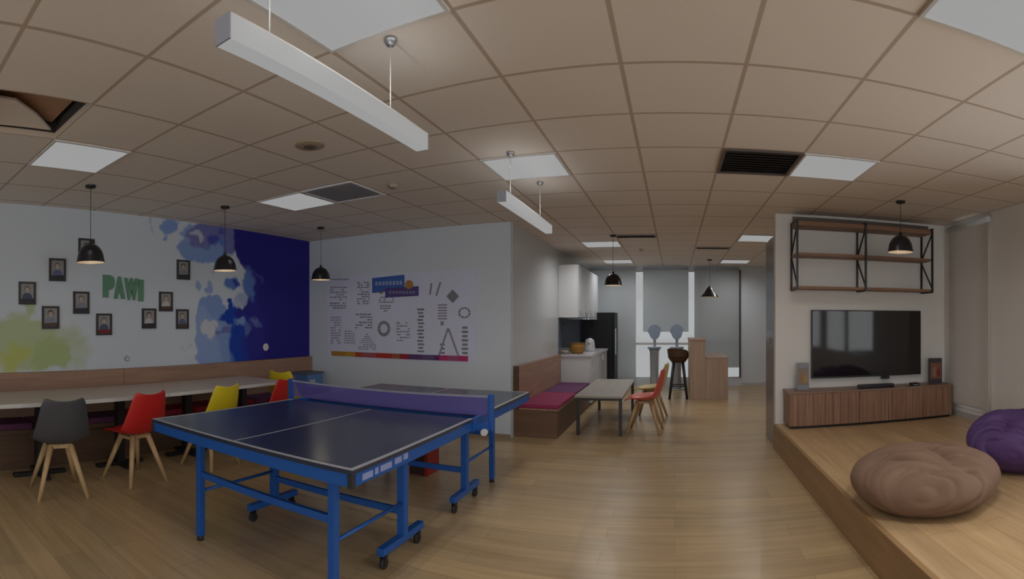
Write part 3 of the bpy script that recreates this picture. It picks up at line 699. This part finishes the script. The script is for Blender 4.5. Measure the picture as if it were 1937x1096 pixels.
# ------------------------------------------------------------------ table tennis table
TX0, TX1 = -3.12, -1.40; TZ = .76
t = thing('table_tennis_table', 'blue-framed table tennis table with dark top and purple net', 'table tennis table', ((TX0+TX1)/2, 3.4, 0))
halves = ((1.94, 3.40), (3.60, 4.86))
def part(name, b, m): return obj(name, b, m, t, world=True)
for y0, y1 in halves:
    o = part('tabletop', MB().box(TX0, TX1, y0, y1, TZ-.022, TZ, bev=.003), M_ttop)
    lb = MB(); e = .0008; w = .028
    lb.box(TX0, TX0+w, y0, y1, TZ, TZ+e).box(TX1-w, TX1, y0, y1, TZ, TZ+e)
    if y0 < 3: lb.box(TX0+w, TX1-w, y0, y0+w, TZ, TZ+e)
    else: lb.box(TX0+w, TX1-w, y1-w, y1, TZ, TZ+e)
    xm = (TX0+TX1)/2; lb.box(xm-.006, xm+.006, y0+w, y1-w, TZ, TZ+e*.8)
    obj('line_marking', lb, M_line, o, world=True)
    i = .006; z0, z1 = TZ-.085, TZ-.0225
    for q in ((TX0+i, TX1-i, y0+i, y0+i+.025), (TX0+i, TX1-i, y1-i-.025, y1-i), (TX0+i, TX0+i+.025, y0+i+.025, y1-i-.025), (TX1-i-.025, TX1-i, y0+i+.025, y1-i-.025)):
        part('apron_rail', MB().box(*q, z0, z1, bev=.004), M_blue)
for x in (TX0, TX1):
    s_ = 1 if x == TX0 else -1; part('corner_guard', MB().box(min(x-.001*s_, x+.028*s_), max(x-.001*s_, x+.028*s_), 1.937, 1.966, TZ-.088, TZ-.0225, bev=.004), M_rubber)
# lettering patch on the side apron, unreadable in the photograph: pale smears
b = MB()
for y0, y1, z0 in ((2.03, 2.12, .69), (2.14, 2.17, .692), (2.19, 2.30, .693), (2.33, 2.40, .697), (2.42, 2.47, .70)):
    b.box(TX1-.0062, TX1-.004, y0, y1, z0, z0+.032)
part('maker_lettering', b, mat('decal_white', (.26, .30, .50, 1), .4))
XA, XB = -2.73, -1.62
for (yo, yi, yw) in ((2.08, 2.78, (2.52, 3.02)), (4.38, 3.76, (3.52, 4.02))):
    for x in (XA, XB):
        L_ = part('leg', MB().box(x-.022, x+.022, yo-.022, yo+.022, .03, TZ-.0855, bev=.004), M_blue)
        obj('foot_tip', MB().tube((x, yo, 0), (x, yo, .035), .024, .02, 14), M_rubber, L_, world=True)
        part('leg', MB().box(x-.026, x+.026, yi-.026, yi+.026, .125, TZ-.0855, bev=.004), M_blue)
        fb_ = part('foot_bar', MB().box(x-.024, x+.024, yw[0], yw[1], .085, .13, bev=.006), M_blue)
        for y in (yw[0]+.04, yw[1]-.05):
            wl = MB(); wl.tube((x-.012, y, .032), (x+.012, y, .032), .032, .032, 20); obj('caster', wl, M_rubber, fb_, world=True)
            obj('caster_fork', MB().box(x-.018, x-.013, y-.014, y+.014, .025, .086).box(x+.013, x+.018, y-.014, y+.014, .025, .086).box(x-.018, x+.018, y-.014, y+.014, .075, .086), M_black, fb_, world=True)
        part('side_stretcher', MB().tube((x, min(yo, yi)+.02, .325), (x, max(yo, yi)-.02, .325), .011, n=12), M_blue)
    part('cross_bar', MB().box(XA+.022, XB-.022, yo-.015, yo+.015, .42, .46, bev=.004), M_blue)
    part('cross_bar', MB().box(XA+.026, XB-.026, yi-.015, yi+.015, .25, .29, bev=.004), M_blue)
for x in (XA, XB): part('link_bar', MB().box(x-.012, x+.012, 3.02-.24, 3.78, .56, .585, bev=.003), M_blue)
for x, s_ in ((TX0, -1), (TX1, 1)):
    xp = x+s_*.10
    part('net_bracket', MB().box(min(x-s_*.03, xp), max(x-s_*.03, xp), 3.42, 3.58, .67, .70, bev=.004).box(min(x, x-s_*.03), max(x, x-s_*.03), 3.40, 3.60, .66, .755), M_blue)
    part('net_post', MB().box(xp-.018, xp+.018, 3.48, 3.52, .66, .925, bev=.006), M_blue)
    b = MB(); b.tube((xp-s_*.02, 3.40, .665), (xp-s_*.02, 3.43, .665), .024, .024, 18); part('clamp_knob', b, M_edge)
def net_mat():
    m = bpy.data.materials.new('net_mesh'); m.use_nodes = True; n = m.node_tree.nodes; l = m.node_tree.links; p = n['Principled BSDF']
    p.inputs['Base Color'].default_value = (.085, .065, .29, 1); p.inputs['Roughness'].default_value = .7; p.inputs['Alpha'].default_value = .8
    tcn = n.new('ShaderNodeTexCoord'); mp = n.new('ShaderNodeMapping'); mp.inputs['Scale'].default_value = (1, 1, 1); ck = n.new('ShaderNodeTexChecker'); ck.inputs['Scale'].default_value = 160
    l.new(tcn.outputs['Object'], ck.inputs['Vector']); mr_ = n.new('ShaderNodeMapRange'); mr_.inputs['To Min'].default_value = .68; mr_.inputs['To Max'].default_value = .95
    l.new(ck.outputs['Fac'], mr_.inputs['Value']); l.new(mr_.outputs[0], p.inputs['Alpha']); return m
xn0, xn1 = TX0-.082, TX1+.082
nb = MB(); n_ = 24
for k in range(n_):
    a, c_ = xn0+(xn1-xn0)*k/n_, xn0+(xn1-xn0)*(k+1)/n_; sg = lambda x: .012*math.sin((x-xn0)/(xn1-xn0)*math.pi)
    nb.poly([(a, 3.5, .765), (c_, 3.5, .765), (c_, 3.5, .912-sg(c_)), (a, 3.5, .912-sg(a))])
part('net', nb, net_mat())
nb = MB()
for k in range(n_):
    a, c_ = xn0+(xn1-xn0)*k/n_, xn0+(xn1-xn0)*(k+1)/n_; nb.box(a, c_, 3.497, 3.503, .900-sg((a+c_)/2), .914-sg((a+c_)/2))
part('net_tape', nb, mat('net_tape', (.28, .28, .34, 1), .6))
# red and black box on the floor below the far half
t2 = thing('floor_box', 'red box with black front on the floor beneath the table tennis table', 'box', (-2.32, 4.40, 0))
box_obj('body', (-.10, .10, -.12, .12, 0, .27), mat('box_red', (.26, .010, .008, 1), .4), t2, world=False, bev=.008)
box_obj('front_panel', (-.095, .06, -.128, -.119, .01, .26), mat('box_black', (.03, .014, .012, 1), .5), t2, world=False)
obj('handle', MB().tube((-.05, 0, .27), (-.05, 0, .30), .008).tube((.05, 0, .27), (.05, 0, .30), .008).tube((-.058, 0, .30), (.058, 0, .30), .009), M_black, t2)

# ------------------------------------------------------------------ kitchen side: bench, low table, chairs, cabinets
t = thing('booth_bench', 'wooden bench with panelled back and magenta seat beside the low dining table', 'bench', (-1.7, 7.3, 0))
box_obj('base', (-1.995, -1.44, 6.20, 8.60, 0, .345), wood('booth_base_wood', (.12, .068, .04, 1), (.18, .10, .06, 1), .5, 'X'), t)
box_obj('seat', (-1.995, -1.42, 6.185, 8.62, .346, .365), M_wood, t)
box_obj('backrest', (-1.995, -1.93, 6.19, 8.62, .366, .885), M_wood, t); box_obj('end_strip', (-1.998, -1.925, 6.175, 6.19, .346, .89), M_dwood, t)
o = box_obj('bench_cushion', (-1.925, -1.425, 6.20, 7.35, .367, .415), M_mag, world=False, bev=.015); tag(o, 'bright magenta seat cushion on the near half of the booth bench', 'cushion', 'cushions on the booth bench')
o = box_obj('bench_cushion', (-1.925, -1.425, 7.36, 8.58, .367, .415), mat('aubergine_fabric', (.12, .03, .11, 1), .8, bump=.3, scale=80), world=False, bev=.015); tag(o, 'dark purple seat cushion on the far half of the booth bench', 'cushion', 'cushions on the booth bench')
t = thing('low_dining_table', 'low grey-topped table with thin dark legs beside the magenta bench', 'table', (-.95, 7.4, 0))
lx0, lx1, ly0, ly1 = -1.27, -.65, 6.45, 8.40
box_obj('tabletop', (lx0, lx1, ly0, ly1, .478, .505), M_gtop, t, bev=.003)
M_dleg = mat('dark_leg', (.028, .024, .024, 1), .4)
obj('apron', MB().box(lx0+.02, lx1-.02, ly0+.02, ly0+.05, .445, .477).box(lx0+.02, lx1-.02, ly1-.05, ly1-.02, .445, .477).box(lx0+.02, lx0+.05, ly0+.05, ly1-.05, .445, .477).box(lx1-.05, lx1-.02, ly0+.05, ly1-.05, .445, .477), M_dleg, t, world=True)
for x in (lx0+.02, lx1-.055):
    for y in (ly0+.02, ly1-.055): box_obj('leg', (x, x+.042, y, y+.042, 0, .444), M_dleg, t, bev=.003)
place(M_coral, 'coral red shell chair at the low grey table, in front of the mustard one', -.40, 6.78, 86, 'tulip chairs at the low table')
place(M_must, 'mustard shell chair at the low grey table, behind the coral one', -.36, 7.72, 84, 'tulip chairs at the low table')

# wall cabinets
def cab(name, label, x0, x1, ys, z0, z1, hz):
    for k in range(len(ys)-1):
        y0, y1 = ys[k], ys[k+1]-.004
        t = thing(name, label[k], 'cabinet', ((x0+x1)/2, (y0+y1)/2, z0))
        box_obj('body', (x0+.004, x1-.02, y0, y1, z0, z1), M_cab, t)
        dr = box_obj('door', (x1-.018, x1, y0+.002, y1-.002, z0+.002, z1-.002), mat('door_gloss', (.62, .64, .66, 1), .15, noise_amt=.01), t, bev=.002)
        hb = box_obj('handle', (x1, x1+.02, y0+.03, y0+.042, hz-.06, hz+.06), M_alu, dr)
cab('wall_cabinet', ('white wall cabinet nearest the camera, above the tiled splashback', 'white wall cabinet, second from the camera', 'white wall cabinet, third from the camera', 'white wall cabinet over the black fridge side'), XK, -1.645, (8.70, 9.28, 9.86, 10.44, 11.0), 1.52, 2.43, 1.60)
cab('base_cabinet', ('white base cabinet at the near end of the kitchen counter', 'white base cabinet in the middle of the kitchen counter', 'white base cabinet next to the black fridge'), XK, -1.42, (8.72, 9.42, 10.12, 10.78), .05, .84, .74)
t = thing('kitchen_worktop', 'white kitchen worktop running to the black fridge', 'worktop', (-1.7, 9.7, .845))
box_obj('slab', (XK+.004, -1.40, 8.70, 10.79, .842, .88), mat('worktop_white', (.60, .60, .61, 1), .2), t, bev=.003)
box_obj('plinth', (XK+.004, -1.46, 8.75, 10.75, .0, .048), M_black, t)
struct('trim_4', MB().box(XK, XK+.010, 8.70, 11.0, .88, 1.52), mat('splash_tile', (.12, .15, .19, 1), .12))
t = thing('fridge', 'tall black fridge at the end of the kitchen counter', 'fridge', (-1.6, 11.1, 0))
box_obj('body', (-1.96, -1.31, 10.82, 11.36, .03, 1.49), mat('fridge_black', (.009, .009, .013, 1), .5, spec=.3), t, bev=.006)
box_obj('door', (-1.305, -1.26, 10.82, 11.36, .60, 1.64), MATS['fridge_black'], t, bev=.006); box_obj('freezer_door', (-1.305, -1.26, 10.82, 11.36, .04, .59), MATS['fridge_black'], t, bev=.006)
box_obj('top_section', (-1.64, -1.31, 10.82, 11.36, 1.49, 1.64), MATS['fridge_black'], t)
box_obj('door_handle', (-1.26, -1.235, 10.86, 10.88, .75, 1.3), M_alu, t)
# things on the worktop
t = thing('wicker_basket', 'round golden wicker basket on the kitchen worktop', 'basket', (-1.72, 9.0, .881))
obj('body', MB().lathe([(.001, 0), (.09, 0), (.125, .05), (.135, .12), (.125, .175), (.115, .18), (.12, .12), (.10, .03), (.001, .02)], 28), mat('wicker', (.30, .15, .025, 1), .7, noise_amt=.4, scale=60, bump=.5), t)
obj('rim', MB().lathe([(.112, .172), (.13, .172), (.132, .19), (.112, .19), (.112, .172)], 28), mat('wicker_rim', (.22, .10, .02, 1), .7), t)
t = thing('small_bowl', 'small beige bowl near the wall end of the worktop', 'bowl', (-1.905, 8.80, .881))
obj('body', MB().lathe([(.001, 0), (.035, 0), (.06, .03), (.07, .06), (.064, .06), (.05, .02), (.001, .012)], 24), mat('bowl_beige', (.40, .31, .22, 1), .5), t); obj('foot_ring', MB().lathe([(.03, 0), (.038, 0), (.038, .006), (.03, .006), (.03, 0)], 20), mat('bowl_foot', (.25, .18, .12, 1), .5), t)
t = thing('electric_kettle', 'white kettle on the kitchen worktop between the wicker basket and the fridge', 'kettle', (-1.62, 9.75, .881))
obj('body', MB().lathe([(.001, 0), (.10, 0), (.105, .03), (.095, .15), (.075, .22), (.02, .25), (.001, .25)], 28), mat('kettle_white', (.6, .61, .63, 1), .3), t)
obj('spout', MB().tube((0, -.08, .14), (.0, -.17, .21), .028, .014, 12), MATS['kettle_white'], t)
obj('handle', MB().tube((0, .07, .21), (0, .15, .2), .011).tube((0, .15, .2), (0, .15, .08), .011).tube((0, .15, .08), (0, .09, .06), .011), M_alu, t)
obj('lid_knob', MB().lathe([(.001, .25), (.014, .25), (.018, .27), (.001, .275)], 16), M_black, t)

# bar counter and stools
t = thing('bar_counter', 'stepped wooden bar counter in front of the far window', 'counter', (.65, 10.2, 0))
box_obj('tall_side', (.285, .575, 9.6, 10.9, 0, 1.085), M_woodx, t, bev=.003); box_obj('tall_cap', (.275, .585, 9.59, 10.91, 1.085, 1.11), wood('cap_wood', (.32, .19, .135, 1), (.40, .25, .18, 1), .5, 'Y'), t)
box_obj('low_side', (.577, 1.0, 9.6, 10.9, 0, .755), M_woodx, t, bev=.003); box_obj('low_worktop', (.587, 1.01, 9.59, 10.91, .755, .78), wood('counter_top', (.36, .26, .20, 1), (.44, .33, .26, 1), .4, 'Y'), t)
def leather(x, y):
    t = thing('bar_stool', 'brown bucket bar stool with black splayed legs beside the bar counter', 'stool', (x, y, 0))
    br = mat('brown_leather', (.07, .035, .014, 1), .5)
    obj('seat', MB().lathe([(.001, .68), (.13, .68), (.175, .74), (.18, .80), (.16, .80), (.15, .76), (.001, .75)], 28), br, t)
    bk = bmesh.new(); rows = []
    for i, z in enumerate((.76, .82, .88, .94, .955)):
        row = []
        for k in range(15):
            a = math.radians(-120+240*k/14-115); r = .172+.006*i; zz = z - (.0 if i == 0 else abs((k-7)/7)**2*.10*i/4)
            row.append(bk.verts.new((math.cos(a)*r, math.sin(a)*r, zz)))
        rows.append(row)
    for i in range(4):
        for k in range(14): bk.faces.new((rows[i][k], rows[i][k+1], rows[i+1][k+1], rows[i+1][k])).smooth = True
    o = obj('backrest', bk, br, t); md = o.modifiers.new('thick', 'SOLIDIFY'); md.thickness = .02
    for sx in (-1, 1):
        for sy in (-1, 1): obj('leg', MB().tube((sx*.085, sy*.085, .68), (sx*.165, sy*.165, 0), .030, .024, 12), M_black, t)
    q = .135; fr = MB()
    for a, c_ in (((-q, -q), (q, -q)), ((q, -q), (q, q)), ((q, q), (-q, q)), ((-q, q), (-q, -q))): fr.tube((*a, .24), (*c_, .24), .010, n=8)
    obj('footrest', fr, M_black, t)
leather(.07, 9.75)
def blue_stool(x, y, label):
    t = thing('high_chair_stool', label, 'stool', (x, y, 0), group='pale blue stools at the window')
    bl = mat('pale_blue_plastic', (.27, .34, .46, 1), .4); gy = mat('pedestal_grey', (.33, .345, .36, 1), .4)
    b = MB(); N = 24; P_ = [(math.cos(2*math.pi*k/N)*.15*(1 if math.sin(2*math.pi*k/N) > 0 else .80), 0, 1.22+math.sin(2*math.pi*k/N)*(.165)) for k in range(N)]
    b.prism(P_, (0, .03, 0)); obj('backrest', b, bl, t)
    obj('seat', MB().lathe([(.001, .86), (.12, .86), (.15, .88), (.15, .905), (.001, .915)], 24, (0, -.10, 0)), bl, t)
    obj('back_support', MB().box(-.03, .03, .03, .045, .86, 1.15).box(-.03, .03, -.1, .045, .855, .87), gy, t)
    obj('pedestal', MB().lathe([(.001, .02), (.11, .02), (.10, .05), (.09, .35), (.10, .8), (.12, .855), (.001, .855)], 24, (0, -.10, 0)), gy, t); obj('base', MB().lathe([(.001, 0), (.19, 0), (.19, .012), (.1, .025), (.001, .025)], 28, (0, -.10, 0)), gy, t)
blue_stool(-.43, 11.1, 'pale blue round-backed high stool before the window, left of the brown stool')
blue_stool(.05, 11.1, 'pale blue round-backed high stool before the window, directly behind the brown stool')

# ------------------------------------------------------------------ television wall
t = thing('television', 'large black flat television on the white wall above the low cabinet', 'television', (2.27, YT-.03, 1.19))
tx0, tx1, tz0, tz1 = 1.565, 2.975, .79, 1.585
box_obj('casing', (tx0, tx1, YT-.055, YT-.012, tz0, tz1), M_black, t, bev=.005)
box_obj('screen', (tx0+.012, tx1-.012, YT-.058, YT-.054, tz0+.02, tz1-.012), mat('screen_glass', (.012, .010, .011, 1), .06, spec=.6, noise_amt=0), t)
box_obj('wall_mount', (2.1, 2.45, YT-.012, YT-.001, 1.0, 1.3), M_black, t)
box_obj('sensor_bar', (2.44, 2.54, YT-.065, YT-.035, tz0-.035, tz0+.0), M_black, t)
cx0, cx1, cy0, cz0, cz1 = 1.24, 3.26, 5.46, PZ, .68
t = thing('media_cabinet', 'long low brown wooden cabinet on the platform below the television', 'cabinet', ((cx0+cx1)/2, 5.6, PZ))
box_obj('body', (cx0, cx1, cy0+.02, YT-.02, cz0+.03, cz1-.02), M_cabfront, t)
box_obj('plinth', (cx0+.02, cx1-.02, cy0+.04, YT-.04, cz0, cz0+.03), M_black, t)
box_obj('top_board', (cx0-.01, cx1+.01, cy0-.005, YT-.015, cz1-.02, cz1), wood('media_top', (.24, .15, .11, 1), (.30, .19, .14, 1), .4, 'X'), t, bev=.002)
nd = 5; wd = (cx1-cx0)/nd
for k in range(nd):
    a = cx0+wd*k; db = MB(); ns = 9
    for j in range(ns): db.box(a+.003+(wd-.006)*j/ns+.001, a+.003+(wd-.006)*(j+1)/ns-.001, cy0+(j % 2)*.003, cy0+.019, cz0+.032, cz1-.022)
    obj('door', db, M_cabfront, t, world=True)
tag(box_obj('sound_bar', (2.06, 2.50, 5.50, 5.57, cz1+.001, cz1+.045), M_black, world=False, bev=.01), 'black sound bar on the media cabinet under the television', 'sound bar')
t = thing('media_player', 'small black media box right of the sound bar', 'media box', (2.78, 5.54, cz1+.001)); box_obj('body', (-.05, .05, -.04, .04, 0, .035), M_black, t, world=False, bev=.006); box_obj('port_panel', (-.03, .03, -.0415, -.039, .01, .02), M_alu, t, world=False)
def game_box(x, y, w, h, label, cols):
    t = thing('display_box', label, 'box', (x, y, cz1+.002), rotz=-.1, group='picture boxes on the media cabinet')
    box_obj('body', (-w/2, w/2, 0, .04, 0, h), cols[0], t, world=False, bev=.002)
    b = MB(); f = -.0015
    b.poly([(-w*.42, f, h*.18), (w*.42, f, h*.18), (w*.42, f, h*.82), (-w*.42, f, h*.82)], 0)
    b.poly([(-w*.30, f-.001, h*.3), (w*.05, f-.001, h*.22), (w*.0, f-.001, h*.7), (-w*.22, f-.001, h*.62)], 1)
    b.poly([(w*.08, f-.001, h*.25), (w*.38, f-.001, h*.3), (w*.3, f-.001, h*.62), (w*.1, f-.001, h*.55)], 2); obj('cover_picture', b, cols[1:], t, recalc=False)
game_box(1.43, 5.62, .14, .30, 'upright box with pale yellow and orange picture at the left end of the media cabinet', [mat('gb_grey', (.26, .26, .30, 1), .5), mat('gb_tan', (.24, .19, .16, 1), .5), mat('gb_or', (.32, .17, .08, 1), .5), mat('gb_yel', (.38, .24, .08, 1), .5)])
game_box(3.12, 5.62, .17, .31, 'upright dark box with orange picture at the right end of the media cabinet', [mat('gb_dark', (.045, .04, .055, 1), .5), mat('gb_org', (.22, .075, .035, 1), .5), mat('gb_skin', (.26, .16, .11, 1), .5), mat('gb_red', (.22, .02, .03, 1), .5)])
# wall shelf
t = thing('wall_shelf', 'empty wall shelf of brown boards in black metal frames above the television', 'shelf', (2.17, YT-.01, 1.82))
sx0, sx1, sy0, sy1 = 1.335, 3.005, 5.50, YT-.005
for z, nm in ((1.815, 'shelf_board'), (2.185, 'shelf_board'), (2.535, 'shelf_board')): box_obj(nm, (sx0, sx1, sy0+.012, sy1, z-(.02 if z > 2.5 else 0), z+.028), M_shelf, t, bev=.002)
for x in (sx0, 2.14, sx1):
    b = MB(); w = .022; xa, xb = x-w/2, x+w/2
    b.box(xa, xb, sy0-.01, sy0+.012, 1.80, 2.58).box(xa, xb, sy1-.02, sy1, 1.80, 2.58)
    b.box(xa, xb, sy0+.012, sy1-.02, 1.798, 1.814).box(xa, xb, sy0+.012, sy1-.02, 2.564, 2.58)
    b.bar((x, sy0, 1.845), (x, sy1-.01, 2.18), .014, .014).bar((x, sy1-.01, 2.215), (x, sy0, 2.53), .014, .014)
    obj('side_frame', b, M_black, t, world=True)
# grey panel behind the television wall
t = thing('partition_panel', 'narrow shiny grey metal panel standing at the left end of the television wall', 'panel', (1.17, 6.2, 0))
box_obj('panel', (1.15, 1.20, YT+.102, 6.42, 0, 2.45), mat('panel_grey', (.20, .20, .23, 1), .22, metal=.3), t, bev=.004)
box_obj('switch_plate', (1.145, 1.15, 6.08, 6.15, 1.18, 1.26), mat('plate_brown', (.25, .2, .16, 1), .4), t)

# ------------------------------------------------------------------ bean bags
def bean(name, x, y, r, h, label, m, seed, rot=0):   # creases run across the side that faces the room
    t = thing(name, label, 'bean bag', (x, y, PZ+.002), rotz=rot)
    bm = bmesh.new(); bmesh.ops.create_uvsphere(bm, u_segments=200, v_segments=110, radius=1)
    for v in bm.verts:
        p = v.co.copy(); rr = math.hypot(p.x, p.y); a = math.atan2(p.y, p.x)
        q = rr**.88; zz = max(0.0, (p.z+.78)/1.78)
        prof = h*zz**1.0 - (.05*h*math.exp(-(rr/.35)**2) if p.z > 0 else 0)
        if p.z < -.78: q *= 1
        X = math.cos(a)*q*r*(1+.03*math.cos(2*a+seed)); Y = math.sin(a)*q*r*(1+.03*math.cos(2*a+seed)+.015*math.sin(3*a))
        w = noise.noise(Vector((X*1.7+seed, Y*1.7, prof*1.5)))*.12
        w2 = noise.noise(Vector((X*4-seed, Y*4, prof*4+2)))*.05
        u1 = .71*X+.70*Y-prof*.15+w*1.3+w2; v1 = .70*X-.71*Y
        msk = min(1, max(0, 1.7-math.hypot(X+.08, Y+.09)/.34+1.1*noise.noise(Vector((X*3+seed*2, Y*3, 1)))))
        f1 = (1-abs(noise.noise(Vector((v1*2.2+seed, u1*9, seed+prof))))*3.2)*msk
        f2 = (1-abs(noise.noise(Vector((v1*4.2-seed, u1*19, seed+4+prof))))*3.2)*(.3+.7*msk)
        big = noise.noise(Vector((X*3+seed, Y*3, prof*3)))
        env = min(1, prof/(.35*h))
        n_ = Vector((p.x*.7, p.y*.7, max(p.z, 0)*.8+.15)).normalized()
        d = (-.052*max(0, f1)**1.6-.018*max(0, f2)**2+.050*big+.018)*env
        v.co = Vector((X, Y, prof))+n_*d
        if v.co.z < 0: v.co.z = 0
    for f in bm.faces: f.smooth = True
    obj('sack', bm, m, t)
    
bean('bean_bag', 1.585, 2.98, .46, .345, 'brown crumpled bean bag in the middle of the wooden platform', mat('brown_suede', (.20, .118, .076, 1), .8, noise_amt=.12, scale=6), 1.3, .3)
bean('bean_bag', 2.72, 3.34, .50, .43, 'purple bean bag at the right border by the side wall', mat('purple_suede', (.085, .036, .15, 1), .6, noise_amt=.1, scale=6), 5.1, -.2)
